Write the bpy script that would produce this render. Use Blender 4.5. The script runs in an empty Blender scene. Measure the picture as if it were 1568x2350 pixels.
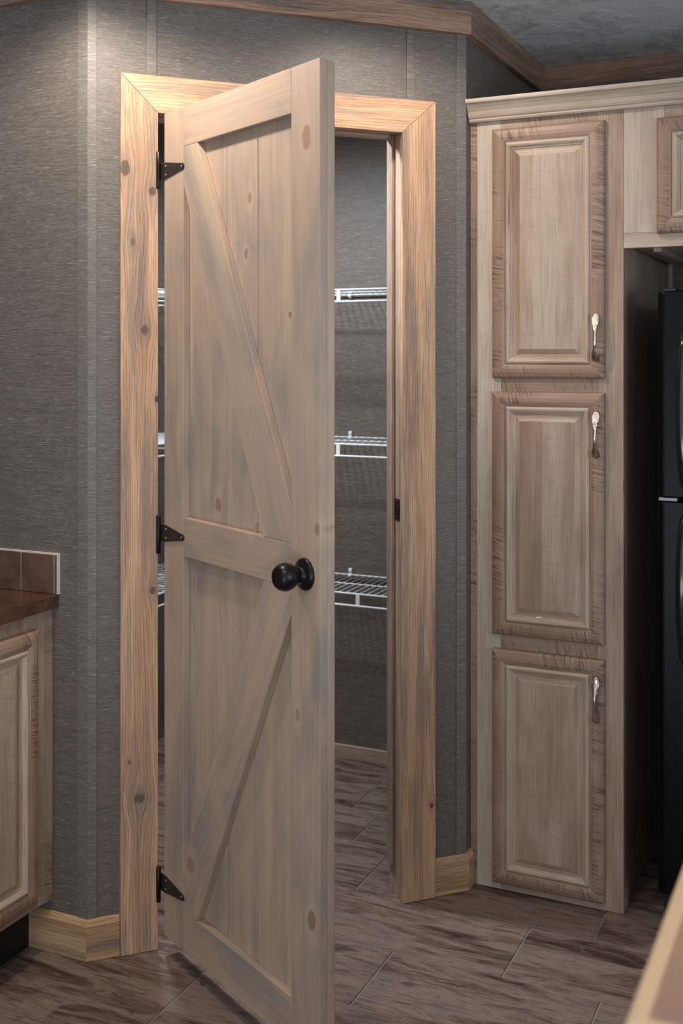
import bpy, bmesh, math, random
from mathutils import Vector, Matrix
random.seed(7)
S = bpy.context.scene
COL = S.collection
PI = math.pi

# ------------------------------------------------------------------ camera
FST = 5.6
F_PX, YAW, HOR = 2590.0, math.radians(25.13), 818.0
cd = bpy.data.cameras.new('camera')
cd.sensor_fit = 'HORIZONTAL'; cd.sensor_width = 36.0
cd.lens = F_PX / 1568.0 * 36.0
cd.shift_y = -(1175.0 - HOR) / 1568.0
cd.clip_start = 0.05; cd.clip_end = 50
cd.dof.use_dof = True; cd.dof.focus_distance = 2.75; cd.dof.aperture_fstop = FST
cam = bpy.data.objects.new('camera', cd); COL.objects.link(cam)
cam.location = (0, 0, 1.44); cam.rotation_euler = (PI/2, 0, YAW)
S.camera = cam

# ------------------------------------------------------------------ world and light
S.view_settings.view_transform = 'Standard'
S.view_settings.look = 'None'
S.view_settings.gamma = 1.0
S.view_settings.use_curve_mapping = False
S.view_settings.exposure = 0.0
w = bpy.data.worlds.new('world'); S.world = w; w.use_nodes = True
bg = w.node_tree.nodes['Background']
bg.inputs[0].default_value = (0.86, 0.93, 1.0, 1); bg.inputs[1].default_value = 0.70

def spot(name, loc, power, color, angle=120, radius=0.05, blend=0.8, target=None):
    l = bpy.data.lights.new(name, 'SPOT'); l.energy = power; l.color = color
    l.spot_size = math.radians(angle); l.spot_blend = blend; l.shadow_soft_size = radius
    o = bpy.data.objects.new(name, l); COL.objects.link(o); o.location = loc
    if target:
        o.rotation_euler = (Vector(target) - Vector(loc)).to_track_quat('-Z', 'Y').to_euler()
    return o
def area(name, loc, target, sx, sy, power, color):
    l = bpy.data.lights.new(name, 'AREA'); l.shape = 'RECTANGLE'; l.size = sx; l.size_y = sy
    l.energy = power; l.color = color
    o = bpy.data.objects.new(name, l); COL.objects.link(o); o.location = loc
    o.rotation_euler = (Vector(target) - Vector(loc)).to_track_quat('-Z', 'Y').to_euler()
    return o
area('ceiling_fill_light', (-0.5, -1.3, 0.03), (-0.5, -0.7, 2.4), 2.6, 1.6, 108, (0.76, 0.88, 1.0))  # added upward fill to brighten the ceiling, no sunlit floor patch known
WARM = (1.0, 0.89, 0.79)
spot('downlight_lamp', (-1.48, 1.90, 2.385), 48, WARM, 156, 0.05, 0.5)
spot('downlight_lamp', (-0.93, 2.46, 2.385), 22, WARM, 156, 0.05, 0.5)
spot('downlight_lamp', (-0.85, 1.00, 2.385), 34, WARM, 156, 0.05, 0.9)
spot('pantry_lamp', (-1.90, 2.70, 2.37), 108, (0.86, 0.93, 1.0), 166, 0.06, 0.55)
area('window_and_fill_light', (3.0, 0.1, 1.45), (0.0, 1.1, 2.5), 1.8, 1.7, 48, (0.72, 0.86, 1.0))
area('window_and_fill_light', (-0.6, -2.1, 1.3), (-0.4, 0.9, 2.2), 2.4, 1.8, 6, (0.80, 0.90, 1.0))  # added fill light behind the camera, not a known window

# ------------------------------------------------------------------ node helpers
def lin(r, g, b):
    f = lambda c: (c/255/12.92) if c/255 <= 0.04045 else ((c/255+0.055)/1.055)**2.4
    return (f(r), f(g), f(b), 1)
class NT:
    def __init__(s, name):
        s.m = bpy.data.materials.new(name); s.m.use_nodes = True
        s.t = s.m.node_tree; s.t.nodes.clear()
        s.out = s.t.nodes.new('ShaderNodeOutputMaterial')
        s.b = s.t.nodes.new('ShaderNodeBsdfPrincipled')
        s.t.links.new(s.b.outputs[0], s.out.inputs[0])
    def put(s, sock, v):
        if hasattr(v, 'is_linked') or hasattr(v, 'links'): s.t.links.new(v, sock)
        elif v is not None: sock.default_value = v
    def math(s, op, a, b=None, c=None, clamp=False):
        n = s.t.nodes.new('ShaderNodeMath'); n.operation = op; n.use_clamp = clamp
        s.put(n.inputs[0], a); s.put(n.inputs[1], b) if b is not None else None
        if c is not None: s.put(n.inputs[2], c)
        return n.outputs[0]
    def add(s, a, b): return s.math('ADD', a, b)
    def mul(s, a, b): return s.math('MULTIPLY', a, b)
    def sub(s, a, b): return s.math('SUBTRACT', a, b)
    def mad(s, a, b, c): return s.math('MULTIPLY_ADD', a, b, c)
    def sep(s, v):
        n = s.t.nodes.new('ShaderNodeSeparateXYZ'); s.put(n.inputs[0], v); return n.outputs
    def comb(s, x, y, z):
        n = s.t.nodes.new('ShaderNodeCombineXYZ')
        for i, v in enumerate((x, y, z)): s.put(n.inputs[i], v)
        return n.outputs[0]
    def attr(s, name):
        n = s.t.nodes.new('ShaderNodeAttribute'); n.attribute_name = name; return n
    def obj(s): return s.t.nodes.new('ShaderNodeTexCoord').outputs['Object']
    def rnd(s): return s.t.nodes.new('ShaderNodeObjectInfo').outputs['Random']
    def noise(s, v, scale=1.0, detail=2.0, rough=0.5, dist=0.0):
        n = s.t.nodes.new('ShaderNodeTexNoise'); s.put(n.inputs['Vector'], v)
        n.inputs['Scale'].default_value = scale; n.inputs['Detail'].default_value = detail
        n.inputs['Roughness'].default_value = rough; n.inputs['Distortion'].default_value = dist
        return n.outputs[0]
    def white(s, v):
        n = s.t.nodes.new('ShaderNodeTexWhiteNoise'); n.noise_dimensions = '1D'; s.put(n.inputs['W'], v)
        return n.outputs[0]
    def step(s, v, lo, hi, a=0.0, b=1.0):
        n = s.t.nodes.new('ShaderNodeMapRange'); n.interpolation_type = 'SMOOTHSTEP'
        s.put(n.inputs[0], v); n.inputs[1].default_value = lo; n.inputs[2].default_value = hi
        n.inputs[3].default_value = a; n.inputs[4].default_value = b
        return n.outputs[0]
    def ramp(s, v, stops):
        n = s.t.nodes.new('ShaderNodeValToRGB'); s.put(n.inputs[0], v)
        e = n.color_ramp.elements
        while len(e) < len(stops): e.new(0.5)
        for i, (p, c) in enumerate(stops): e[i].position = p; e[i].color = c
        return n.outputs[0]
    def mix(s, f, a, b, mode='MIX'):
        n = s.t.nodes.new('ShaderNodeMix'); n.data_type = 'RGBA'; n.blend_type = mode
        s.put(n.inputs[0], f); s.put(n.inputs[6], a); s.put(n.inputs[7], b)
        return n.outputs[2]
    def bump(s, h, strength=0.3, dist=0.001, normal=None):
        n = s.t.nodes.new('ShaderNodeBump'); n.inputs['Strength'].default_value = strength
        n.inputs['Distance'].default_value = dist; s.put(n.inputs['Height'], h)
        if normal is not None: s.put(n.inputs['Normal'], normal)
        s.t.links.new(n.outputs[0], s.b.inputs['Normal']); return n.outputs[0]
    def fin(s, color, rough=0.5, spec=0.5, metal=0.0):
        s.put(s.b.inputs['Base Color'], color); s.put(s.b.inputs['Roughness'], rough)
        s.b.inputs['Specular IOR Level'].default_value = spec; s.b.inputs['Metallic'].default_value = metal
        return s.m

def knot_field(N, gx, knots):
    """returns (warped gx, knot mask, halo mask, ring value); knot = (x, z, rx, rz, darkness) in the thing's own frame"""
    ov = N.obj(); o = N.sep(ov); jit = N.noise(ov, 55, 2, 0.6); mask = 0.0; halo = 0.0; ring = 0.0
    for (kx, kz, rx, rz, dk) in knots:
        dx = N.sub(o[0], kx); dz = N.sub(o[2], kz)
        a = N.math('POWER', N.mul(N.math('ABSOLUTE', dx), 1/rx), 2.0)
        b = N.math('POWER', N.mul(N.math('ABSOLUTE', dz), 1/rz), 2.0)
        d2 = N.add(a, b)
        m = N.mul(N.step(N.add(d2, N.mul(N.sub(jit, 0.5), 1.4)), 0.5, 1.2, 1.0, 0.0), dk)
        e = N.math('EXPONENT', N.mul(N.add(N.mul(a, 0.13), N.mul(b, 0.06)), -1.0))
        mask = m if isinstance(mask, float) else N.math('MAXIMUM', mask, m)
        halo = e if isinstance(halo, float) else N.math('MAXIMUM', halo, e)
        gx = N.sub(gx, N.mul(N.mul(dx, e), 0.85))
        d2 = N.add(d2, N.mul(N.sub(jit, 0.5), 1.6))
        r = N.mul(N.math('SINE', N.mul(N.math('SQRT', N.math('ABSOLUTE', d2)), 7.0)), N.math('POWER', e, 4.0))
        ring = r if isinstance(ring, float) else N.add(ring, r)
    return gx, mask, halo, ring

def trim_wood(name, light, mid, grey, knots=(), gs=1.0, knotcol=lin(88, 70, 58), greyamt=0.5, dark=0.5, warp=0.03):
    N = NT(name); g = N.sep(N.attr('g').outputs['Vector'])
    gx, gy, gz = g[0], g[1], g[2]
    wv = N.noise(N.comb(N.mul(gx, 7), N.mul(gy, 7), N.mul(gz, 1.7)), 1, 2, 0.5)
    gx = N.mad(N.sub(wv, 0.5), warp, gx)
    mask = halo = None
    if knots: gx, mask, halo, ring = knot_field(N, gx, knots)
    broad = N.noise(N.comb(N.mul(gx, 22*gs), N.mul(gy, 22), N.mul(gz, 1.1)), 1, 4, 0.6, 0.5)
    fine = N.noise(N.comb(N.mul(gx, 210*gs), N.mul(gy, 210), N.mul(gz, 3.5)), 1, 3, 0.6)
    wob = N.noise(N.comb(N.mul(gx, 16*gs), N.mul(gy, 16), N.mul(gz, 1.3)), 1, 3, 0.55)
    ring2 = N.math('SINE', N.add(N.mul(gx, 900*gs), N.mul(wob, 28)))
    hair = N.noise(N.comb(N.mul(gx, 900), N.mul(gy, 900), N.mul(gz, 25)), 1, 2, 0.6)
    c = N.ramp(broad, [(0.34, grey), (0.47, mid), (0.56, light), (0.72, mid)])
    gm = N.noise(N.comb(N.mul(gx, 30*gs), N.mul(gy, 30), N.mad(gz, 1.8, 11.0)), 1, 4, 0.65)
    c = N.mix(N.mul(N.step(gm, 0.47, 0.60), greyamt), c, grey)
    lines = N.step(fine, 0.30, 0.52, 1.0, 0.0)
    l2 = N.mul(N.step(ring2, 0.35, 0.95), N.step(fine, 0.35, 0.65, 0.45, 1.0))
    l = N.math('MAXIMUM', N.mul(lines, 0.5), N.mul(l2, 0.95))
    c = N.mix(N.mul(l, dark), c, N.mix(1.0, c, (0.42, 0.36, 0.32, 1), 'MULTIPLY'))
    c = N.mix(N.step(hair, 0.4, 0.7, 0.0, 0.18), c, (0.9, 0.82, 0.7, 1))
    if knots:
        c = N.mix(N.mul(N.step(halo, 0.35, 1.0), 0.45), c, grey)
        c = N.mix(N.mul(N.step(ring, 0.5, 1.0), 0.30), c, knotcol)
        c = N.mix(N.mul(mask, N.step(fine, 0.3, 0.6, 0.75, 1.0)), c, knotcol)
    h = N.sub(N.mul(fine, 0.6), N.mul(l, 0.35))
    N.bump(h, 0.35, 0.0012)
    return N.fin(c, N.step(fine, 0.3, 0.7, 0.62, 0.48), 0.3)

def stained_wood(name, tan, grey, pale, knots=()):
    """barn door stain: soft grey-tan with pinkish streaks and flat round knots"""
    N = NT(name); g = N.sep(N.attr('g').outputs['Vector'])
    gx, gy, gz = g[0], g[1], g[2]
    wv = N.noise(N.comb(N.mul(gx, 9), N.mul(gy, 9), N.mul(gz, 2.0)), 1, 2, 0.5)
    gx = N.mad(N.sub(wv, 0.5), 0.035, gx)
    mask = None
    if knots: gx, mask, halo, ring = knot_field(N, gx, knots)
    broad = N.noise(N.comb(N.mul(gx, 17), N.mul(gy, 17), N.mul(gz, 1.4)), 1, 3, 0.5)
    blotch = N.noise(N.comb(N.mul(gx, 9), N.mul(gy, 9), N.mul(gz, 3.2)), 1, 3, 0.6, 0.6)
    fine = N.noise(N.comb(N.mul(gx, 240), N.mul(gy, 240), N.mul(gz, 3)), 1, 2, 0.5)
    c = N.mix(N.step(blotch, 0.32, 0.60), grey, tan)
    c = N.mix(N.step(broad, 0.50, 0.75, 0.0, 0.55), c, pale)
    c = N.mix(N.step(fine, 0.35, 0.65, 0.22, 0.0), c, N.mix(1.0, c, (0.6, 0.56, 0.54, 1), 'MULTIPLY'))
    pk = N.noise(N.comb(N.mul(gx, 26), N.mul(gy, 20), N.mad(gz, 1.5, 31.0)), 1, 3, 0.5)
    c = N.mix(N.step(pk, 0.58, 0.70, 0.0, 0.35), c, lin(190, 158, 128))
    c = N.mix(N.step(pk, 0.40, 0.28, 0.0, 0.3), c, lin(132, 122, 114))
    if knots:
        c = N.mix(N.mul(N.step(halo, 0.5, 1.0), 0.35), c, pale)
        c = N.mix(mask, c, lin(136, 98, 80))
    N.bump(fine, 0.10, 0.0006)
    return N.fin(c, 0.52, 0.3)

def foil_wood(name, brown, tan, light, dark, strip=0.062, tint=1.0):
    """rustic cabinet finish: strips of differing tone, cross saw marks"""
    N = NT(name); g = N.sep(N.attr('g').outputs['Vector'])
    sawf = N.attr('saw').outputs['Fac']
    gx, gy, gz = g[0], g[1], g[2]
    wv = N.noise(N.comb(N.mul(gx, 6), N.mul(gy, 6), N.mul(gz, 1.2)), 1, 2, 0.5)
    wx = N.mad(N.sub(wv, 0.5), 0.02, gx)
    tone = N.white(N.math('FLOOR', N.mul(gx, 1/strip)))
    blot = N.noise(N.comb(N.mul(wx, 10), N.mul(gy, 10), N.mul(gz, 2.4)), 1, 3, 0.6, 0.3)
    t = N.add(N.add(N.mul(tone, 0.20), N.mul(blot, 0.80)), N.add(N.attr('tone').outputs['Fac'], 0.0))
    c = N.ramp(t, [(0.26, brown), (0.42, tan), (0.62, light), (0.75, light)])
    str_ = N.noise(N.comb(N.mul(wx, 70), N.mul(gy, 70), N.mul(gz, 2.4)), 1, 4, 0.6, 0.3)
    c = N.mix(N.step(str_, 0.5, 0.75, 0.0, 0.40), c, light)
    c = N.mix(N.step(str_, 0.48, 0.3, 0.0, 0.35), c, brown)
    fine = N.noise(N.comb(N.mul(wx, 420), N.mul(gy, 420), N.mul(gz, 9)), 1, 2, 0.5)
    c = N.mix(N.step(fine, 0.5, 0.3, 0.0, 0.35), c, dark)
    # saw marks across the grain
    sk = N.add(gz, N.mul(wx, 0.22))
    sv = N.noise(N.comb(N.mul(gx, 16), N.mul(gy, 10), N.mul(sk, 190)), 1, 2, 0.6, 0.4)
    pat = N.noise(N.comb(N.mul(gx, 9), N.mul(gy, 9), N.mad(gz, 4.2, 5.0)), 1, 2, 0.5)
    sm = N.mul(N.mul(N.step(sv, 0.53, 0.62), N.step(pat, 0.44, 0.56)), sawf)
    sh = N.mul(N.mul(N.step(sv, 0.47, 0.40), N.step(pat, 0.44, 0.56)), sawf)
    under = N.mul(N.add(N.mul(N.step(pat, 0.42, 0.56), 0.45), 0.40), sawf)
    c = N.mix(under, c, brown)
    c = N.mix(N.mul(sm, 0.70), c, dark)
    c = N.mix(N.mul(sh, 0.30), c, light)
    # faint cross scratches everywhere
    sc = N.noise(N.comb(N.mul(gx, 12), N.mul(gy, 9), N.mul(N.add(gz, N.mul(gx, 0.30)), 150)), 1, 2, 0.6)
    c = N.mix(N.mul(N.step(sc, 0.52, 0.70, 0.0, 0.20), N.step(blot, 0.42, 0.58)), c, brown)
    # rare cracks along grain
    ck = N.noise(N.comb(N.mul(wx, 60), N.mul(gy, 30), N.mul(gz, 5)), 1, 1, 0.5, 0.3)
    c = N.mix(N.step(ck, 0.75, 0.78, 0.0, 0.6), c, dark)
    N.bump(N.sub(N.mul(fine, 0.3), N.add(sm, 0.0)), 0.35, 0.0006)
    return N.fin(c, 0.42, 0.4)

def linen(name, a, b, rough=0.48, spec=0.45):
    N = NT(name); g = N.sep(N.attr('g').outputs['Vector'])
    u, v = g[2], g[0]      # u along wall, v height
    s1 = N.noise(N.comb(N.mul(u, 15), N.mul(v, 420), g[1]), 1, 3, 0.6)
    s2 = N.noise(N.comb(N.mul(u, 70), N.mul(v, 900), g[1]), 1, 2, 0.6)
    s3 = N.noise(N.comb(N.mul(u, 700), N.mul(v, 260), g[1]), 1, 2, 0.6)
    s4 = N.noise(N.comb(N.mul(u, 5), N.mul(v, 60), g[1]), 1, 3, 0.6)
    f = N.add(N.add(N.mul(s1, 0.30), N.mul(s2, 0.36)), N.add(N.mul(s3, 0.26), N.mul(s4, 0.08)))
    c = N.mix(N.step(f, 0.36, 0.64), a, b)
    th = N.noise(N.comb(N.mul(u, 34), N.mul(v, 560), N.add(g[1], 7.0)), 1, 1, 0.5)
    c = N.mix(N.step(th, 0.63, 0.72, 0.0, 0.55), c, N.mix(1.0, b, (1.9, 1.9, 1.9, 1), 'MULTIPLY'))
    N.bump(N.add(f, N.mul(th, 0.6)), 0.40, 0.0012)
    return N.fin(c, rough, spec)

def plain(name, color, rough=0.5, spec=0.5, metal=0.0, bump=None):
    N = NT(name)
    n = N.noise(N.obj(), 40, 3, 0.6)
    c = N.mix(N.step(n, 0.3, 0.7, 0.0, 0.25), color, N.mix(1.0, color, (0.75, 0.75, 0.75, 1), 'MULTIPLY'))
    if bump:
        N.bump(N.noise(N.obj(), bump[0], 2, 0.5), bump[1], bump[2])
    return N.fin(c, rough, spec, metal)

def floor_mat():
    N = NT('dark_wood_vinyl'); g = N.sep(N.attr('g').outputs['Vector']); r = N.rnd()
    gx = N.mad(r, 37.0, g[1]); gz = N.mad(r, 91.0, g[2])
    wv = N.noise(N.comb(N.mul(gx, 9), 0.0, N.mul(gz, 2.5)), 1, 3, 0.6)
    gx = N.mad(N.sub(wv, 0.5), 0.05, gx)
    a = N.noise(N.comb(N.mul(gx, 15), 0.0, N.mul(gz, 2.6)), 1, 5, 0.68, 1.0)
    b = N.noise(N.comb(N.mul(gx, 60), 0.0, N.mul(gz, 7.5)), 1, 5, 0.72, 1.2)
    f = N.noise(N.comb(N.mul(gx, 330), 0.0, N.mul(gz, 22)), 1, 3, 0.6)
    c = N.ramp(a, [(0.34, lin(64, 48, 42)), (0.45, lin(112, 92, 82)), (0.54, lin(142, 122, 110)), (0.68, lin(114, 102, 98))])
    c = N.mix(N.step(b, 0.50, 0.64, 0.0, 0.45), c, lin(150, 128, 114))
    c = N.mix(N.step(b, 0.45, 0.33, 0.0, 0.60), c, lin(52, 36, 30))
    c = N.mix(N.step(f, 0.5, 0.34, 0.0, 0.4), c, lin(36, 28, 26))
    c = N.mix(N.step(f, 0.62, 0.72, 0.0, 0.3), c, lin(165, 148, 136))
    c = N.mix(N.step(r, 0.1, 0.9, 0.0, 0.35), c, N.mix(1.0, c, (0.70, 0.70, 0.74, 1), 'MULTIPLY'))
    N.bump(N.add(N.mul(b, 0.8), N.mul(f, 0.4)), 0.35, 0.0012)
    return N.fin(c, N.step(b, 0.3, 0.7, 0.48, 0.36), 0.4)

def ceiling_mat():
    N = NT('textured_ceiling_paint'); o = N.obj()
    s = N.sep(o)
    big = N.noise(o, 7, 2, 0.5)
    w1 = N.noise(N.comb(N.add(N.mul(s[0], 60), N.mul(big, 14)), N.add(N.mul(s[1], 22), N.mul(big, 9)), 0.0), 1, 5, 0.7, 1.2)
    w2 = N.noise(o, 55, 5, 0.7, 1.5)
    h = N.add(N.mul(w1, N.step(big, 0.42, 0.6, 0.15, 1.2)), N.mul(w2, 0.3))
    c = N.mix(N.step(h, 0.5, 0.8), lin(232, 234, 236), lin(244, 245, 246))
    N.bump(h, 1.0, 0.012)
    return N.fin(c, 0.42, 0.5)

def laminate(name, a, b, c3, rough):
    N = NT(name); o = N.obj()
    n1 = N.noise(o, 9, 4, 0.6, 0.5); n2 = N.noise(o, 70, 5, 0.7); n3 = N.noise(o, 220, 2, 0.6)
    c = N.mix(N.step(n1, 0.36, 0.64), a, b)
    c = N.mix(N.step(n2, 0.50, 0.66, 0.0, 0.6), c, a)
    c = N.mix(N.step(n3, 0.66, 0.76, 0.0, 0.35), c, c3)
    return N.fin(c, rough, 0.5)

# ------------------------------------------------------------------ materials
CAS_KNOTS = [(0.011, 1.893, .012, .020, .9), (0.077, 1.839, .009, .012, .85), (0.059, 1.504, .010, .014, .8),
             (0.088, 1.337, .006, .008, 1.0), (0.077, 0.874, .008, .010, .85), (0.045, 0.375, .013, .012, .8),
             (0.021, 0.464, .004, .005, .8), (0.822, 0.248, .005, .007, 1.0), (0.030, 1.715, .006, .010, .5)]
DOOR_KNOTS = [(0.622, 1.875, .015, .027, .62), (0.658, 1.101, .009, .015, .65), (0.640, 0.327, .013, .022, .8),
              (0.248, 1.105, .013, .019, .7), (0.381, 1.783, .009, .014, .6), (0.367, 1.663, .008, .013, .7),
              (0.537, 1.526, .006, .008, .8), (0.197, 1.617, .010, .018, .6), (0.410, 1.073, .009, .012, .5),
              (0.590, 0.72, .008, .014, .5), (0.152, 0.261, .022, .022, .5), (0.640, 0.40, .005, .008, .3)]
M = {}
M['casing'] = trim_wood('rustic_pine_casing', lin(214, 172, 134), lin(192, 146, 110), lin(138, 122, 110), CAS_KNOTS, 1.0, greyamt=0.65, dark=0.72)
M['crown'] = trim_wood('rustic_pine_crown', lin(176, 138, 112), lin(150, 112, 90), lin(100, 86, 80), (), 0.8, dark=0.7, warp=0.08)
M['base'] = trim_wood('rustic_pine_baseboard', lin(196, 158, 116), lin(178, 136, 92), lin(124, 106, 90), (), 0.7, greyamt=0.4)
M['jamb'] = trim_wood('jamb_wood', lin(186, 160, 140), lin(166, 138, 118), lin(134, 116, 104), (), 0.7, greyamt=0.4, dark=0.3)
M['door'] = stained_wood('stained_door_pine', lin(180, 156, 137), lin(155, 142, 132), lin(196, 174, 149), DOOR_KNOTS)
M['foil'] = foil_wood('rustic_cabinet_finish', lin(140, 112, 94), lin(164, 138, 118), lin(186, 168, 150), lin(88, 66, 54))
M['foilpale'] = foil_wood('pale_cabinet_finish', lin(166, 142, 122), lin(180, 162, 144), lin(196, 182, 166), lin(112, 90, 76))
M['foildark'] = foil_wood('side_panel_finish', lin(156, 134, 118), lin(172, 150, 134), lin(188, 172, 158), lin(100, 84, 72), 0.09)
M['linen'] = linen('dark_linen_wallpaper', lin(82, 75, 69), lin(122, 114, 107))
M['linenstrip'] = linen('linen_batten', lin(92, 86, 80), lin(126, 120, 112))
M['floor'] = floor_mat()
M['sub'] = plain('seam_filler', lin(158, 152, 148), 0.7)
M['ceil'] = ceiling_mat()
M['black'] = plain('oil_rubbed_bronze', lin(44, 41, 42), 0.30, 0.5, 0.8)
M['hinge'] = plain('black_hinge_metal', lin(44, 38, 34), 0.42, 0.5, 0.4)
M['screw'] = plain('screw_steel', lin(170, 165, 160), 0.35, 0.5, 1.0)
M['chrome'] = plain('satin_nickel', lin(200, 190, 180), 0.20, 0.5, 1.0)
M['hammer'] = plain('hammered_nickel', lin(215, 205, 195), 0.22, 0.5, 1.0, bump=(230, 0.9, 0.004))
M['hingegrey'] = plain('grey_hinge_steel', lin(120, 120, 124), 0.35, 0.5, 0.8)
M['wire'] = plain('white_vinyl_coating', lin(246, 248, 250), 0.4, 0.5)
M['fridge'] = plain('black_pebbled_enamel', lin(3, 4, 6), 0.24, 0.16, 0.0, bump=(420, 0.35, 0.0012))
M['fgloss'] = plain('black_gloss_plastic', lin(16, 18, 22), 0.12, 0.6)
M['toe'] = plain('black_toe_board', lin(12, 12, 12), 0.6)
M['top'] = laminate('brown_stone_laminate', lin(66, 45, 36), lin(94, 66, 50), lin(150, 120, 96), 0.16)
M['tile'] = laminate('brown_stone_tile', lin(84, 60, 52), lin(112, 84, 72), lin(150, 118, 100), 0.42)
M['grout'] = plain('pale_grout', lin(214, 202, 194), 0.7)
M['itop'] = laminate('island_brown_laminate', lin(176, 136, 112), lin(158, 126, 110), lin(205, 160, 125), 0.35)
M['band'] = plain('maple_edge', lin(222, 190, 152), 0.4)
M['dark'] = plain('dark_line', lin(20, 18, 17), 0.8)

# ------------------------------------------------------------------ mesh helpers
class MB:
    """collects faces with a grain frame: ga = axis index that runs along the grain"""
    def __init__(s, off=None):
        s.v = []; s.f = []; s.g = []; s.saw = []; s.ton = []; s.tone = 0.0; s.off = off if off is not None else Vector((random.uniform(0, 40), random.uniform(0, 3), random.uniform(0, 60)))
    def gvec(s, p, grain):
        if callable(grain): q = grain(Vector(p))
        elif grain == 'z': q = Vector((p[0], p[1], p[2]))
        elif grain == 'x': q = Vector((p[2], p[1], p[0]))
        else: q = Vector((p[2], p[0], p[1]))
        return q + s.off
    def face(s, pts, grain='z', saw=0.0):
        i = len(s.v); s.v += [tuple(p) for p in pts]; s.f.append(list(range(i, i+len(pts))))
        s.g += [tuple(s.gvec(p, grain)) for p in pts]; s.saw += [saw]*len(pts); s.ton += [s.tone]*len(pts)
    def box(s, a, b, grain='z', saw=0.0):
        x0, y0, z0 = a; x1, y1, z1 = b
        P = [(x0,y0,z0),(x1,y0,z0),(x1,y1,z0),(x0,y1,z0),(x0,y0,z1),(x1,y0,z1),(x1,y1,z1),(x0,y1,z1)]
        for q in ((0,3,2,1),(4,5,6,7),(0,1,5,4),(1,2,6,5),(2,3,7,6),(3,0,4,7)):
            s.face([P[k] for k in q], grain, saw)
    def prism(s, poly, y0, y1, grain='z', saw=0.0):
        """poly = [(x,z)...] extruded from y0 (front) to y1"""
        n = len(poly)
        s.face([(x, y0, z) for x, z in poly], grain, saw)
        s.face([(x, y1, z) for x, z in reversed(poly)], grain, saw)
        for i in range(n):
            a, b = poly[i], poly[(i+1) % n]
            s.face([(a[0],y0,a[1]),(a[0],y1,a[1]),(b[0],y1,b[1]),(b[0],y0,b[1])], grain, saw)
    def loft(s, rings, grain='z', closed=True, saw=0.0):
        for A, B in zip(rings[:-1], rings[1:]):
            n = len(A)
            for i in range(n if closed else n-1):
                j = (i+1) % n
                s.face([A[i], A[j], B[j], B[i]], grain, saw)
    def cap(s, ring, grain='z'): s.face(ring, grain)
    def tube(s, pts, r, n=6, grain='z'):
        pts = [Vector(p) for p in pts]; rings = []
        for i, p in enumerate(pts):
            t = (pts[min(i+1, len(pts)-1)] - pts[max(i-1, 0)]).normalized()
            a = Vector((0, 0, 1)) if abs(t.z) < 0.9 else Vector((1, 0, 0))
            u = t.cross(a).normalized(); v = t.cross(u)
            rings.append([tuple(p + (u*math.cos(2*PI*k/n) + v*math.sin(2*PI*k/n))*r) for k in range(n)])
        s.loft(rings, grain); s.cap(rings[0][::-1], grain); s.cap(rings[-1], grain)
    def lathe(s, prof, axis_o, ax, n=28, grain='z'):
        """prof [(dist along axis, radius)]"""
        ax = Vector(ax).normalized(); o = Vector(axis_o)
        a = Vector((0, 0, 1)) if abs(ax.z) < 0.9 else Vector((1, 0, 0))
        u = ax.cross(a).normalized(); v = ax.cross(u)
        rings = [[tuple(o + ax*d + (u*math.cos(2*PI*k/n) + v*math.sin(2*PI*k/n))*max(r, 1e-4)) for k in range(n)] for d, r in prof]
        s.loft(rings, grain)
    def mesh(s, name, mat, smooth=False, weld=True):
        me = bpy.data.meshes.new(name); me.from_pydata(s.v, [], s.f)
        at = me.attributes.new('g', 'FLOAT_VECTOR', 'CORNER')
        at.data.foreach_set('vector', [c for q in s.g for c in q])
        sa = me.attributes.new('saw', 'FLOAT', 'CORNER'); sa.data.foreach_set('value', s.saw)
        ta = me.attributes.new('tone', 'FLOAT', 'CORNER'); ta.data.foreach_set('value', s.ton)
        me.materials.append(mat)
        if weld:
            bm = bmesh.new(); bm.from_mesh(me)
            bmesh.ops.remove_doubles(bm, verts=bm.verts, dist=1e-5)
            bmesh.ops.recalc_face_normals(bm, faces=bm.faces)
            bm.to_mesh(me); bm.free()
        if smooth:
            for p in me.polygons: p.use_smooth = True
        return me
    def build(s, name, mat, parent=None, bevel=0.0, smooth=False, mat_world=None, seg=2):
        me = s.mesh(name, mat, smooth)
        o = bpy.data.objects.new(name, me); COL.objects.link(o)
        if parent is not None: o.parent = parent
        if mat_world is not None: o.matrix_world = mat_world
        if bevel > 0:
            b = o.modifiers.new('bevel', 'BEVEL'); b.width = bevel; b.segments = seg; b.limit_method = 'ANGLE'
            b.angle_limit = math.radians(40)
        return o

def tag(o, label=None, cat=None, group=None, kind=None):
    if label: o['label'] = label
    if cat: o['category'] = cat
    if group: o['group'] = group
    if kind: o['kind'] = kind
    return o
def thing(name, loc=(0, 0, 0), rz=0.0, **k):
    o = bpy.data.objects.new(name, None); COL.objects.link(o)
    o.empty_display_size = 0.05
    o.location = loc; o.rotation_euler = (0, 0, rz)
    return tag(o, **k)
def copy_part(o, parent, loc=None):
    c = o.copy(); COL.objects.link(c); c.parent = parent
    if loc is not None: c.location = loc
    return c

# ------------------------------------------------------------------ plan
CEIL = 2.395
A45 = math.radians(45.9)
P0 = Vector((-1.628, 2.224, 0)); T = Vector((math.cos(A45), math.sin(A45), 0)); NN = Vector((math.sin(A45), -math.cos(A45), 0))
def CW(u, n, z=0): return P0 + T*u + NN*n + Vector((0, 0, z))
U0, U1 = -0.076, 0.931
cB = CW(U0, -.018); cC = CW(U1, -.018)
YL = cB.y; XB = cC.x; YB = 3.674; XW = -2.42
TH = 0.08

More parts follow.
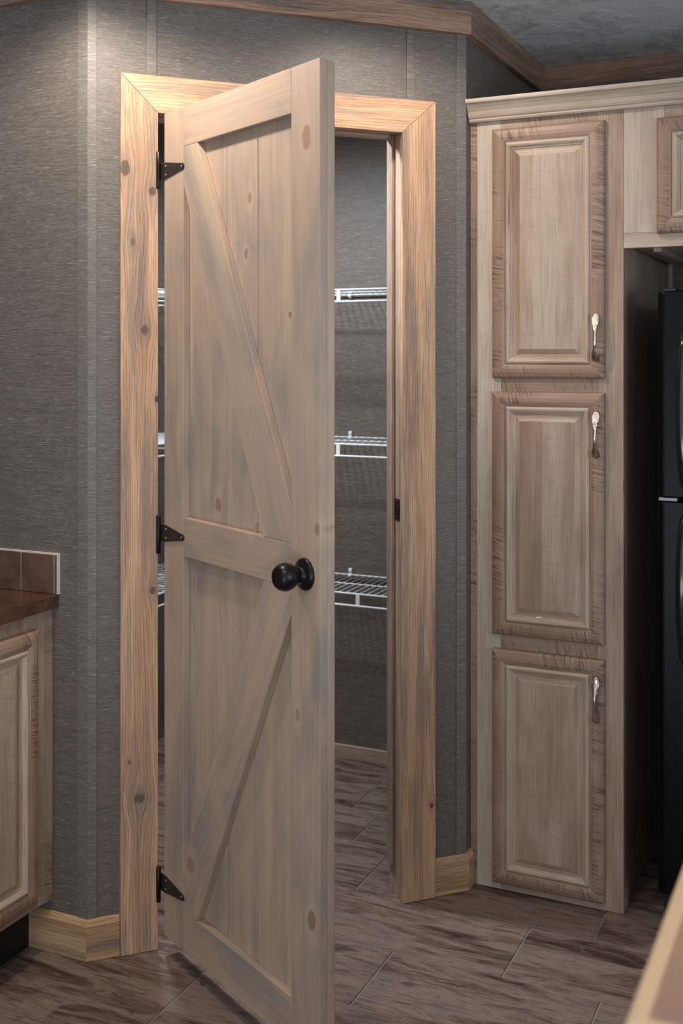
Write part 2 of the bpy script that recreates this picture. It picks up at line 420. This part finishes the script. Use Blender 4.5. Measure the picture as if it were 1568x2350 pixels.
# ------------------------------------------------------------------ floor
fl = MB(); fl.box((XW-0.1, -2.2, -0.05), (3.2, 4.0, -0.0030)); floor = fl.build('floor', M['sub'])
tag(floor, 'dark brown wood-look plank floor', 'floor', kind='structure')
ROW = 0.2493; Y00 = 2.279
rows = {-1: [-1.413], 0: [-1.047, -0.546], 1: [-0.776], 2: [-1.262, -0.620], 3: [-1.397], 4: [-1.500], -2: [-1.633]}
fmesh = {}
for k in range(-6, 6):
    y0 = Y00 + ROW*k; y1 = min(y0 + ROW, YB - 0.002)
    seams = sorted(rows.get(k, [-1.2 + (k*0.37) % 0.9]))
    while seams[0] > XW + 0.3: seams.insert(0, seams[0] - 0.915)
    while seams[-1] < 0.9: seams.append(seams[-1] + 0.915)
    seams[0] = max(seams[0], XW - 0.05)
    for a, b in zip(seams[:-1], seams[1:]):
        L = b - a
        if L < 0.05: continue
        m = MB(); m.box((0.0020, 0.0004, -0.0029), (L-0.0020, y1-y0-0.0004, 0.0), 'x')
        o = m.build('plank', M['floor'], floor, bevel=0.0012, seg=1); o.location = (a, y0, 0)

# ------------------------------------------------------------------ walls
def wall_mesh(name, a, b, thick_dir, z0, z1, mat=M['linen'], thick=TH, **k):
    """a, b plan points of the room face; thick_dir plan vector (unit) into the wall"""
    a = Vector((a[0], a[1], 0)); b = Vector((b[0], b[1], 0)); d = (b-a).normalized(); td = Vector((thick_dir[0], thick_dir[1], 0))
    L = (b-a).length; m = MB(Vector((random.uniform(0, 9), random.uniform(0, 9), random.uniform(0, 9))))
    gr = lambda p: Vector((p.z, 0, (p-a).dot(d)))
    P = [a, b, b+td*thick, a+td*thick]
    lo = [p + Vector((0, 0, z0)) for p in P]; hi = [p + Vector((0, 0, z1)) for p in P]
    m.face(lo[::-1], gr); m.face(hi, gr)
    for i in range(4):
        j = (i+1) % 4; m.face([lo[i], lo[j], hi[j], hi[i]], gr)
    return m
wl = wall_mesh('w', (XW, YL), (cB.x, YL), (0, 1), 0, CEIL); 
wall_left = tag(wl.build('wall_left', M['linen']), 'dark linen wallpapered wall behind the left counter', 'wall', kind='structure')
wo = wall_mesh('w', (XW, -0.6), (XW, YL + .002), (-1, 0), 0, CEIL)
tag(wo.build('wall_far_left', M['linen']), 'dark linen wall at the far left of the kitchen, outside the view', 'wall', kind='structure')
wp = wall_mesh('w', (XW, YL+TH), (XW, YB), (-1, 0), 0, CEIL)
tag(wp.build('wall_pantry_left', M['linen']), 'dark linen left wall inside the pantry', 'wall', kind='structure')
# diagonal wall with the doorway: left pier, right pier, header in one mesh
OU0, OU1, OZ = 0.082, 0.747, 2.040
m = MB(Vector((1.3, 2.1, 4.4))); grC = lambda p: Vector((p.z, 0, p.x))
def dbox(u0, u1, z0, z1): m.box((u0, .018, z0), (u1, .018+TH, z1), grC)
dbox(U0, OU0, 0, CEIL); dbox(OU1, U1, 0, CEIL); dbox(OU0, OU1, OZ, CEIL)
wall_d = m.build('wall_diagonal', M['linen']); wall_d.location = P0; wall_d.rotation_euler = (0, 0, A45)
tag(wall_d, 'angled dark linen wall holding the pantry doorway', 'wall', kind='structure')
for (u0, u1, z0) in ((0.066, 0.090, 2.115), (0.757, 0.779, 2.105), (0.903, U1+.002, 0.09), (U0-.002, -0.054, 0.09)):
    b = MB(); b.box((u0, .0145, z0), (u1, .0195, 2.308), grC); b.build('batten', M['linenstrip'], wall_d, bevel=0.001)
b = MB(); b.box((-1.722, YL-.0035, 0.09), (cB.x+.003, YL+.001, 2.31), lambda p: Vector((p.z, 0, p.x)))
b.build('batten', M['linenstrip'], wall_left, bevel=0.001)
wb = wall_mesh('w', (XB, cC.y), (XB, YB), (-1, 0), 0, CEIL)
wall_b = tag(wb.build('wall_pantry_side', M['linen']), 'dark linen side wall of the pantry above the tall cabinet', 'wall', kind='structure')
wk = wall_mesh('w', (XW-.1, YB), (2.2, YB), (0, 1), 0, CEIL)
wall_back = tag(wk.build('wall_back', M['linen']), 'dark linen back wall seen inside the pantry and above the refrigerator', 'wall', kind='structure')
b = MB(); b.box((-0.578, YB-.006, 0.0), (-0.567, YB+.001, 2.31), lambda p: Vector((p.z, 0, p.x)))
b.build('batten', M['foilpale'], wall_back)
ce = MB(); ce.box((XW-.1, -2.2, CEIL), (3.2, 4.0, CEIL+.05)); tag(ce.build('ceiling', M['ceil']), 'white ceiling with brushed texture', 'ceiling', kind='structure')

# ------------------------------------------------------------------ swept boards (crown, baseboards)
def sweep(path, prof, name, mat, label, cat, only=None, bevel=0.0, names=None):
    """path of plan points, room on the right hand; prof [(out, z)]; mitred joints"""
    P = [Vector((p[0], p[1])) for p in path]; n = len(P); out = []
    nr = []
    for i in range(n-1):
        d = (P[i+1]-P[i]).normalized(); nr.append(Vector((d.y, -d.x)))
    def off(i, o):
        if i == 0: return P[0] + nr[0]*o
        if i == n-1: return P[-1] + nr[-1]*o
        a, b = nr[i-1], nr[i]; k = 1 + a.dot(b)
        return P[i] + (a+b)/k*o
    for i in range(n-1):
        if only is not None and i not in only: continue
        d = (P[i+1]-P[i]).normalized(); d3 = Vector((d.x, d.y, 0)); n3 = Vector((nr[i].x, nr[i].y, 0))
        gr = lambda p, d3=d3, n3=n3: Vector((p.z, p.dot(n3), p.dot(d3)))
        m = MB()
        A = [tuple(off(i, o)) + (z,) for o, z in prof]; B = [tuple(off(i+1, o)) + (z,) for o, z in prof]
        m.loft([A, B], gr); m.face(A[::-1], gr); m.face(B, gr)
        o = m.build(names[i] if names else name, mat, bevel=bevel); out.append(o)
        tag(o, label[i], cat, kind='structure')
    return out
WP = [(XW, YL), (cB.x, YL), (cC.x, cC.y), (XB, YB), (2.1, YB)]
CR = [(0.0005, 2.307), (0.020, 2.307), (0.020, CEIL-.0005), (0.0005, CEIL-.0005)]
sweep(WP, CR, 'trim', M['crown'], ['brown wood crown board over the left wall', 'brown wood crown board over the pantry doorway',
      'brown wood crown board receding from the angled wall to the back', 'brown wood crown board on the back wall above the cabinets'], 'trim', bevel=0.001,
      names=['trim_1', 'trim_2', 'trim_3', 'trim_4'])
BP = [(0.0005, 0.0005), (0.013, 0.0005), (0.013, 0.084), (0.008, 0.094), (0.003, 0.0975), (0.0005, 0.0975)]
q0 = CW(-0.001, -.018); q1 = CW(0.836, -.018)
sweep([(-1.866, YL), (cB.x, YL), (q0.x, q0.y)], BP, 'b', M['base'], ['light wood baseboard beside the black toe kick', 'short light wood baseboard left of the door casing'], 'baseboard', bevel=0.0008, names=['baseboard_left', 'baseboard_diagonal_left'])
sweep([(q1.x, q1.y), (cC.x, cC.y), (XB, 2.9435)], BP, 'b', M['base'], ['short light wood baseboard right of the door casing', 'tiny light wood baseboard return against the tall cabinet'], 'baseboard', bevel=0.0008, names=['baseboard_diagonal_right', 'baseboard_right'])
BPP = [(0.0005, 0.0005), (0.012, 0.0005), (0.012, 0.046), (0.0005, 0.048)]
sweep([(XW+.001, YB), (XB-TH-.001, YB)], BPP, 'b', M['jamb'], ['low wood baseboard along the back of the pantry'], 'baseboard', names=['baseboard_pantry'])

# ------------------------------------------------------------------ door casing and jambs
fr = thing('trim_5', P0, A45, label='rustic orange-tan wood casing and jambs around the pantry doorway', cat='door frame', kind='structure')
CT = 0.018
m = MB(Vector((3.1, 0, 2.0))); m.prism([(0, 0.0008), (0.0905, 0.0008), (0.0905, 2.030), (0, 2.1205)], 0, CT-.0004, 'z'); m.build('casing', M['casing'], fr, bevel=0.0015)
m = MB(Vector((12.37, 0, 8.0))); m.prism([(0.7375, 0.0008), (0.8345, 0.0008), (0.8345, 2.117), (0.7375, 2.0275)], 0, CT-.0004, 'z'); m.build('casing', M['casing'], fr, bevel=0.0015)
m = MB(Vector((22.2, 0, 5.0))); m.prism([(0.0907, 2.0305), (0.7373, 2.028), (0.8343, 2.1175), (0.0002, 2.121)], 0, CT-.0004, 'x'); m.build('casing', M['casing'], fr, bevel=0.0015)
JY0, JY1 = 0.0185, 0.1005
m = MB(); m.box((OU1-.0035, JY0, 0.0008), (OU1-.0002, JY1, 2.034), 'z'); m.build('jamb', M['jamb'], fr)
m = MB(); m.box((OU0+.0002, JY0, 0.0008), (OU0+.0035, JY1, 2.034), 'z'); m.build('jamb', M['jamb'], fr)
m = MB(); m.box((OU0+.0002, JY0, 2.0345), (OU1-.0002, JY1, 2.0395), 'x'); m.build('jamb', M['jamb'], fr)
m = MB(); m.box((OU1-.0125, 0.064, 0.075), (OU1-.0037, 0.0995, 2.034), 'z'); m.build('door_stop', M['jamb'], fr, bevel=0.002)
m = MB(); m.box((OU0+.004, 0.064, 0.075), (OU0+.0120, 0.0995, 2.034), 'z'); m.build('door_stop', M['jamb'], fr, bevel=0.002)
m = MB(); m.box((OU0+.0130, 0.064, 2.026), (OU1-.0135, 0.0995, 2.0343), 'x'); m.build('door_stop', M['jamb'], fr, bevel=0.002)
# strike plate on the right jamb
m = MB(); zc = 1.032
xs = OU1-.0037
m.prism([(0, -0.028), (0, 0.028), (0, 0.028)], 0, 0) if False else None
m.box((xs-.0022, 0.030, zc-.028), (xs-.0002, 0.060, zc-.014)); m.box((xs-.0022, 0.030, zc+.014), (xs-.0002, 0.060, zc+.028))
m.box((xs-.0022, 0.030, zc-.014), (xs-.0002, 0.036, zc+.014)); m.box((xs-.0022, 0.052, zc-.014), (xs-.0002, 0.060, zc+.014))
m.box((xs-.010, 0.0205, zc-.014), (xs-.0002, 0.0300, zc+.014))
sp = m.build('strike_plate', M['hinge'], fr); tag(sp, label='dark bronze strike plate')
for dz in (-.021, .021):
    m = MB(); m.lathe([(0, .0035), (.0012, .003), (.0016, .0001)], (xs-.0022, 0.044, zc+dz), (-1, 0, 0), 10); m.build('screw', M['black'], sp, smooth=True)

# ------------------------------------------------------------------ the open door
base = P0 + T*0.094; ADOOR = A45 - math.radians(74)
door = thing('door_1', base, ADOOR, label='open grey-stained wooden barn-style door with braces and dark round knob', cat='door', kind='structure')
D0, D1, ZB, ZT = 0.024, 0.667, 0.047, 2.024
REC = 0.018; DT = 0.038
sl, sr = 0.1185, 0.5670
def part(name, poly, grain, y0=0.0, y1=REC, bev=0.0012, off=None):
    m = MB(off); m.prism(poly, y0, y1-.0002, grain); return m.build(name, M['door'], door, bevel=bev)
part('stile', [(D0, ZB), (sl-.0003, ZB), (sl-.0003, ZT), (D0, ZT)], 'z')
part('stile', [(sr+.0003, ZB), (D1, ZB), (D1, ZT), (sr+.0003, ZT)], 'z')
for z0, z1 in ((ZB, .144), (.972, 1.062), (1.932, ZT)):
    part('rail', [(sl, z0), (sr, z0), (sr, z1), (sl, z1)], 'x')
ub = [(sl, 1.8455), (.463, 1.0623), (sr, 1.0623), (sr, 1.134), (.183, 1.9317), (sl, 1.9317)]
lb = [(sl, .1443), (.184, .1443), (sr, .918), (sr, .9717), (.464, .9717), (sl, .249)]
def diag(a, b):
    d = Vector((b[0]-a[0], 0, b[1]-a[1])).normalized(); c = Vector((d.z, 0, -d.x))
    return lambda p: Vector((p.dot(c), p.y, p.dot(d)))
part('brace', ub, diag((.15, 1.90), (.53, 1.10)))
part('brace', lb, diag((.53, .93), (.15, .2)))
seams = [D0, .148, .285, .414, .552, D1]
for a, b in zip(seams[:-1], seams[1:]):
    part('plank', [(a+.0009, ZB), (b-.0009, ZB), (b-.0009, ZT), (a+.0009, ZT)], 'z', REC, DT, 0.0022)
# T hinges
for k, (z0, z1, zc) in enumerate(((1.845, 1.935, 1.886), (.964, 1.055, 1.015), (.121, .205, .172))):
    m = MB()
    st = [(0.005, -.021), (0.030, -.0205), (0.108, -.0085), (0.118, -.0075), (0.1235, -.004), (0.125, 0), (0.1235, .004), (0.118, .0075), (0.108, .0085), (0.030, .0205), (0.005, .021)]
    m.prism([(x, zc+z) for x, z in st], -.0028, -.0003)
    h = m.build('hinge', M['hinge'], door, bevel=0.0006); tag(h, label='black strap hinge')
    m = MB(); m.lathe([(0, .0001), (0, .0052), (.0006, .0058), (z1-z0-.0006, .0058), (z1-z0, .0052), (z1-z0, .0001)], (0.006, -.006, z0), (0, 0, 1), 16)
    m.build('hinge_pin', M['black'], h, smooth=True)
    for sx, sz in ((0.036, .0105), (0.036, -.0105), (0.113, 0.0)):
        m = MB(); m.lathe([(0, .0030), (.0010, .0026), (.0014, .0001)], (sx, -.0028, zc+sz), (0, -1, 0), 10); m.build('screw', M['screw'], h, smooth=True)
# knob
kx, kz = 0.617, 1.007
m = MB(); m.lathe([(0.0002, .0001), (0.0002, .0325), (.0035, .0325), (.006, .031), (.0085, .027), (.011, .019), (.0135, .0155), (.018, .0145), (.0181, .0001)], (kx, 0, kz), (0, -1, 0), 40)
ro = m.build('rosette', M['black'], door, smooth=True); tag(ro, label='oil-rubbed bronze rosette plate')
m = MB(); m.lathe([(0, .006), (.0008, .006), (.001, .0001)], (kx-.012, -.0085, kz-.012), (0, -1, 0), 12)
m.build('screw', M['screw'], ro, smooth=True)
m = MB(); prof = [(.0175, .0001), (.0175, .0125), (.022, .0118), (.027, .0125)]
for i in range(14):
    t = i/13; a = -1.10 + t*2.02
    prof.append((.048 + .0235*math.sin(a), .0085 + .0195*math.cos(a)))
prof += [(.0680, .0180), (.0672, .0165), (.0668, .0001)]
m.lathe(prof, (kx, 0, kz), (0, -1, 0), 40)
tag(m.build('knob', M['black'], door, smooth=True), label='dark bronze ball-shaped door knob')

# ------------------------------------------------------------------ raised panel cabinet fronts
PROF = [(0, 0.0), (0, .009), (.0015, .0135), (.006, .0175), (.016, .0205), (.026, .0210), (.0330, .0190), (.0370, .0160), (.0385, .0145), (.0400, .0180), (.0430, .0205), (.0460, .0208), (.0500, .0190),
        (.0535, .0150), (.0550, .0125), (.0570, .0122), (.0590, .0090), (.0640, .0080), (.0655, .0085), (.0780, .0150)]
def panel_front(x0, x1, z0, z1, ctone=0.0, k=1.0):
    """front in XZ plane facing -Y, back at y=0"""
    offs = [Vector((random.uniform(0, 30), 0, random.uniform(0, 30))) for _ in range(5)]
    m = MB(Vector((0, 0, 0)))
    rect = lambda i, h: [(x0+i, -h, z0+i), (x1-i, -h, z0+i), (x1-i, -h, z1-i), (x0+i, -h, z1-i)]
    R = [rect(i*k, h) for i, h in PROF]
    for A, B, (ia, _) in zip(R[:-1], R[1:], PROF[:-1]):
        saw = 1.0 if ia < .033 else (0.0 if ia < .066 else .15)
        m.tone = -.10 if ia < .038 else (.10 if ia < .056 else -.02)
        for s_ in range(4):
            t = (s_+1) % 4
            gr = (lambda p, o=offs[s_], i=ia: Vector((p.z + o.x, 0, p.x + o.z))) if s_ in (0, 2) else (lambda p, o=offs[s_]: Vector((p.x + o.x, 0, p.z + o.z)))
            m.face([A[s_], A[t], B[t], B[s_]], gr, saw)
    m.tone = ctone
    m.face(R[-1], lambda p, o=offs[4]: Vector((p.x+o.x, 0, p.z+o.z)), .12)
    m.face(R[0][::-1], 'z', 0)
    return m

def handle_mesh(z0, z1, hammered):
    """spoon-ended arched pull, bottom z0 to top z1, standing off a -Y facing front"""
    L = z1 - z0; n = 40; rings = []
    for i in range(n+1):
        t = i/n
        w_ = .0045 + .0062*math.exp(-((t-.10)/.12)**2) + .0062*math.exp(-((t-.86)/.14)**2)
        if t < .03: w_ *= math.sqrt(max(t, .001)/.03)*.9 + .1
        if t > .97: w_ *= math.sqrt(max(1-t, .001)/.03)*.9 + .1
        for rb in ((.64, .012), (.69, .012)):
            if hammered: w_ += .0014*math.exp(-((t-rb[0])/rb[1])**2)
        th = .0026 + (.0012 if .3 < t < .7 else 0)
        out = .004 + .021*math.sin(PI*min(1, max(0, t)))**0.8
        z = z0 + L*t
        ring = []
        for k in range(12):
            a = 2*PI*k/12; ring.append((w_*math.cos(a), -out - .0005 + th*math.sin(a), z))
        rings.append(ring)
    m = MB(); m.loft(rings); m.cap(rings[0][::-1]); m.cap(rings[-1])
    for t in (.08, .92):   # mounting posts
        out = .004 + .021*math.sin(PI*t)**0.8
        m.lathe([(0, .004), (out-.001, .0035)], (0, 0.0045, z0+L*t), (0, -1, 0), 10)
    return m
def add_handle(parent, x, y, z0, z1, hammered):
    m = handle_mesh(z0, z1, hammered); o = m.build('handle', M['chrome'], parent, smooth=True); o.location = (x, y, 0)
    if hammered:   # upper third is beaten metal
        o.data.materials.append(M['hammer'])
        zc = z0 + (z1-z0)*.62
        for p in o.data.polygons:
            if p.center.z > zc: p.material_index = 1
    tag(o, label='shiny nickel spoon-shaped pull')
    return o

# ------------------------------------------------------------------ tall cabinet
CY = 2.945
tc = thing('tall_cabinet', (0, 0, 0), 0, label='tall narrow rustic-finish cabinet with three raised-panel doors', cat='cabinet')
CX0, CX1, CT1 = XB+.001, -0.5775, 2.095
m = MB(); m.box((CX0, CY+.019, .0005), (CX1-.001, 3.672, 2.128), 'z'); m.build('body', M['foildark'], tc)
FT = .0185
def ffr(name, x0, x1, z0, z1, grain, parent, saw=0.5, y=CY, mat='foil', bev=.0008, tone=0.0):
    m = MB(); m.tone = tone; m.box((x0, y, z0), (x1, y+FT, z1), grain, saw); return m.build(name, M[mat], parent, bevel=bev)
dx0, dx1 = -0.9265, -0.6235
ffr('filler', CX0, CX0+.0185, .0005, CT1, 'z', tc, .9)
ffr('stile', CX0+.0190, -0.905, .0005, CT1, 'z', tc, .05, mat='foilpale')
ffr('stile', -0.645, CX1, .0005, CT1, 'z', tc, .05, tone=-.12)
for z0, z1 in ((.0005, .055), (.630, .705), (1.325, 1.400), (2.030, CT1)):
    ffr('rail', -0.9048, -0.6452, z0, z1, 'x', tc, .8)
hz = [(1.424, 1.553, True), (1.175, 1.300, True), (.491, .613, False)]
for (z0, z1), (h0, h1, hm), ct in zip(((1.3815, 2.053), (.691, 1.345), (.021, .652)), hz, (.16, -.06, .02)):
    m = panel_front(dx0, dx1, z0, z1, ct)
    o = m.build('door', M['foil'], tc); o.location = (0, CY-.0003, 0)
    add_handle(o, -.6425, -.0205, h0, h1, hm)
    if abs(ct + .06) < 1e-6:
        m = MB(); m.box((-.803, -.0158, .7470), (-.790, -.0128, .7495)); m.build('sticker', M['wire'], o)
# crown moulding across both cabinets
CPR = [(0.0003, 2.076), (.014, 2.076), (.017, 2.080), (.017, 2.084), (.021, 2.087), (.024, 2.092), (.028, 2.102), (.035, 2.112), (.043, 2.120), (.048, 2.122), (.050, 2.126), (.050, 2.133), (0.0003, 2.133)]
def straight(prof, x0, x1, y, name, mat, parent=None):
    m = MB(); A = [(x0, y-o, z) for o, z in prof]; B = [(x1, y-o, z) for o, z in prof]
    m.loft([A, B], 'x'); m.face(A[::-1], 'x'); m.face(B, 'x'); return m.build(name, M[mat], parent)
cm = straight(CPR, CX0+.002, 0.36, CY, 'crown_moulding', 'foilpale')
tag(cm, 'pale wood crown moulding running along the cabinet tops', 'moulding')
cm.location = (0, 0, 0)

# ------------------------------------------------------------------ cabinet over the refrigerator
oc = thing('overhead_cabinet', (0, 0, 0), 0, label='rustic-finish wall cabinet above the black refrigerator', cat='cabinet')
OX0, OX1, OZ0 = CX1+.0006, 0.34, 1.719
m = MB(); m.box((OX0+.002, CY+.019, OZ0+.012), (OX1, 3.672, 2.128), 'z'); m.build('body', M['foildark'], oc)
m = MB(); m.box((OX0+.055, CY+.12, OZ0-.001), (OX0+.075, 3.60, OZ0+.0118), 'y'); m.build('cleat', M['foildark'], oc)
ffr('stile', OX0, -0.475, 1.7575, CT1, 'z', oc, .1, mat='foilpale')
ffr('rail', OX0, OX1, OZ0, 1.7572, 'x', oc, .1, mat='foilpale')
ffr('rail', -.4748, OX1, 2.030, CT1, 'x', oc, .9)
ffr('stile', -.09, -.03, 1.7575, 2.0298, 'z', oc, .3)
ffr('stile', .27, OX1, 1.7575, 2.0298, 'z', oc, .3)
for a, b in ((-.4925, -.072), (-.048, .300)):
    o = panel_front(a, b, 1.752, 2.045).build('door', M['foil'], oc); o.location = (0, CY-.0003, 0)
# right-hand end panel of the recess
m = MB(); m.box((0.322, CY, .0005), (0.340, 3.672, 1.718), 'z', .3)
tag(m.build('end_panel', M['foil'], None, bevel=.001), 'tall rustic wood end panel on the far side of the refrigerator', 'panel')

# ------------------------------------------------------------------ refrigerator
FX0, FX1, FY = -0.487, 0.265, 2.900
fg = thing('refrigerator', (FX0, FY, 0), 0, label='black pebble-textured top-freezer refrigerator in the recess', cat='refrigerator')
W_ = FX1-FX0
m = MB(); m.box((.006, .072, .03), (W_-.006, .70, 1.590)); m.build('body', M['fridge'], fg, bevel=.006)
def rdoor(z0, z1):
    r = .020; pl = []
    for cx, cy, a0 in ((r, r, PI), (W_-r, r, 1.5*PI)):
        for k in range(7):
            a = a0 + k*PI/12; pl.append((cx + r*math.cos(a), cy + r*math.sin(a)))
    pl += [(W_, .066), (0, .066)]
    m = MB(); A = [(x, y, z0) for x, y in pl]; B = [(x, y, z1) for x, y in pl]
    m.loft([A, B]); m.face(A[::-1]); m.face(B); return m.build('door', M['fridge'], fg, bevel=.003)
d1 = rdoor(1.088, 1.603); d2 = rdoor(.095, 1.076)
tag(d1, label='short freezer door'); tag(d2, label='long lower refrigerator door')
def fhandle(z0, z1, par, flip):
    pts = []
    n = 14
    for i in range(n+1):
        t = i/n; s_ = math.sin(PI*t)**.35
        pts.append((.086 - .018*s_, -.002 - .040*s_, z0 + (z1-z0)*t))
    rings = []
    for p in pts:
        rings.append([(p[0] + .016*math.cos(a*PI/6), p[1] + .010*math.sin(a*PI/6), p[2]) for a in range(12)])
    m = MB(); m.loft(rings); m.cap(rings[0][::-1]); m.cap(rings[-1]); return m.build('handle', M['fgloss'], par, smooth=True)
fhandle(1.098, 1.520, d1, 0); fhandle(.665, 1.062, d2, 1)
m = MB(); m.box((.004, .006, 1.0775), (.050, .060, 1.0865)); m.build('middle_hinge', M['hingegrey'], fg, bevel=.001)
m = MB(); m.box((.012, .020, 1.6035), (.045, .12, 1.612)); m.build('hinge_cap', M['fgloss'], fg, bevel=.002)
m = MB(); m.box((.010, .050, .004), (W_-.010, .075, .092)); m.build('kick_grille', M['toe'], fg)
for fx in (.04, W_-.04):
    for fy in (.12, .64):
        m = MB(); m.lathe([(0, .0001), (0, .018), (.0295, .018), (.0295, .0001)], (fx, fy, .0003), (0, 0, 1), 14); m.build('foot', M['toe'], fg)

# ------------------------------------------------------------------ left base cabinet, worktop, tile splash
BX = -1.799           # face frame front plane, facing +X
bc = thing('base_cabinet', (BX, YL-.001, 0), PI/2, label='rustic-finish base cabinet with raised-panel doors under the brown worktop', cat='cabinet')
# local frame: x -> world +Y, -y -> world +X ; local x=0 at the wall, run towards the camera is -x
m = MB(); m.box((-1.6, .019, .128), (-.001, .600, .831), 'z'); m.build('body', M['foildark'], bc)
m = MB(); m.box((-1.6, .062, .0005), (-.001, .076, .127), 'x'); tag(m.build('toe_kick', M['toe'], bc), label='black toe kick')
m = MB(); m.box((-1.6, .077, .0005), (-.001, .600, .127), 'x'); m.build('plinth', M['toe'], bc)
def bst(name, x0, x1, z0, z1, g_, saw=.5, y=0.0):
    m = MB(); m.box((x0, y, z0), (x1, FT, z1), g_, saw); return m.build(name, M['foil'], bc, bevel=.001)
bst('filler', -.026, -.001, .126, .831, 'z', .8, -.003)
bst('stile', -.100, -.0265, .126, .831, 'z', .3)
xs_ = [-.1005]
for k in range(3):
    a = -.100 - .50*k; b_ = a - .50 + .06
    bst('rail', b_, a-.0003, .785, .831, 'x', .6); bst('rail', b_, a-.0003, .126, .170, 'x', .6)
    bst('stile', b_-.0600, b_-.0003, .126, .831, 'z', .3)
    o = panel_front(b_-.018, a+.021 if k else -.0650, .146, .7930).build('door', M['foil'], bc); o.location = (0, -.0003, 0)
# worktop
wt = thing('worktop', (0, 0, 0), 0, label='glossy brown stone-look worktop on the left base cabinet', cat='worktop')
m = MB(); m.box((XW+.002, YL-1.62, .8325), (-1.7790, YL-.001, .8655), 'y'); m.build('slab', M['top'], wt, bevel=.0018)
# splash: grout bed with separate tiles
sp_ = thing('tile_splash', (0, 0, 0), 0, label='low row of brown tiles with pale grout on the wall above the worktop', cat='backsplash')
m = MB(); m.box((XW+.002, YL-.0085, .8660), (-1.7745, YL-.0006, .9640)); m.build('grout', M['grout'], sp_)
tx = [-1.7775, -1.7835, -1.7875, -1.8865]
m = MB(); m.box((-1.7838, YL-.0115, .8665), (-1.7782, YL-.0086, .9605)); m.build('tile', M['tile'], sp_, bevel=.0006)
x = -1.7870
while x - .1 > XW:
    m = MB(); m.box((x-.0985, YL-.0115, .8665), (x, YL-.0086, .9605)); m.build('tile', M['tile'], sp_, bevel=.0008); x -= .1020

# ------------------------------------------------------------------ wire shelving in the pantry
def wire_shelf(name, length, depth, z, loc, rz, label, plates, clips, group=None):
    """local: x along, y from front (0) to wall (depth); deck at z"""
    t = thing(name, loc, rz, label=label, cat='shelf', group='white wire shelves inside the pantry')
    m = MB(); r = .0033
    for y in (0, depth*.5, depth): m.tube([(0, y, 0), (length, y, 0)], r if y != depth*.5 else .0022, 8)
    m.build('deck_rail', M['wire'], t, smooth=True)
    m = MB(); m.tube([(0, -.002, -.039), (length, -.002, -.039)], .0036, 8); m.build('front_lip', M['wire'], t, smooth=True)
    m = MB(); k = int(length/.0254)
    for i in range(k):
        x = .012 + i*.0254
        m.tube([(x, 0, .0022), (x, depth, .0022)], .0011, 5)
    tag(m.build('cross_wires', M['wire'], t, smooth=True), kind='stuff')
    for px in plates:
        m = MB(); m.box((px-.0070, -.004, -.041), (px+.0070, .000, .002)); m.build('lip_bracket', M['wire'], t, bevel=.001)
    for cx in clips:
        m = MB(); m.box((cx-.006, depth+.0005, -.012), (cx+.006, depth+.012, .022)); m.lathe([(0, .004), (.004, .004), (.005, .0001)], (cx, depth+.0008, .014), (0, -1, 0), 10)
        m.tube([(cx-.006, depth-.001, -.004), (cx+.006, depth-.001, -.004)], .0048, 8)
        m.build('wall_clip', M['wire'], t, bevel=.0012)
    return t
SX0 = XW + .004; SX1 = XB-TH-.004; SL = SX1-SX0
pl_ = {1.660: [-1.590, -1.25, -2.02], 1.151: [-1.592, -1.25, -2.02], 0.661: [-1.521, -1.18, -1.94]}
nm = {1.660: 'top', 1.151: 'middle', 0.661: 'lowest'}
for z in (1.660, 1.151, .661):
    wire_shelf('wire_shelf', SL, .290, z, (SX0, 3.370, z), 0, 'white wire shelf along the pantry back wall, %s of the three' % nm[z],
               [p-SX0 for p in pl_[z]], [-1.684-SX0, -1.27-SX0, -2.15-SX0])
    s_ = wire_shelf('wire_shelf', 1.05, .290, z, (SX0+.302, 2.31, z), PI/2, '%s white wire shelf on the pantry left wall, behind the hinge gap' % nm[z],
               [.15, .65], [.3, .8])

# ------------------------------------------------------------------ island in the foreground
isl = thing('kitchen_island', (0, 0, 0), 0, label='wood-edged kitchen island corner in the blurred foreground', cat='island')
IX, IY, IZ = -0.182, 0.922, 0.900
m = MB(); m.box((IX+.018, IY+.018, .878), (.70, 2.10, IZ-.0006), 'y'); m.build('countertop', M['itop'], isl)
def band(p0, p1, gr):
    m = MB(); n = 6
    return m
m = MB(); pr = [(0, .866)] + [(.0000, .872)] + [(.008-.008*math.cos(a*PI/12), IZ-.008+.008*math.sin(a*PI/12)) for a in range(0, 7)] + [(.0178, IZ), (.0178, .866)]
A = [(IX+o, IY+o if o <= .0178 else IY, z) for o, z in pr]; B = [(IX+o, 2.10, z) for o, z in pr]
m.loft([A, B], 'y'); m.face(A[::-1], 'y'); m.face(B, 'y'); m.build('edge_band', M['band'], isl)
m = MB(); A = [(IX+o, IY+o, z) for o, z in pr]; B = [(.70, IY+o, z) for o, z in pr]
m.loft([A, B], 'x'); m.face(A[::-1], 'x'); m.face(B, 'x'); m.build('edge_band', M['band'], isl)
m = MB(); m.box((IX+.05, IY+.05, .0005), (.66, 2.06, .8655), 'z', .4); m.build('body', M['foil'], isl)
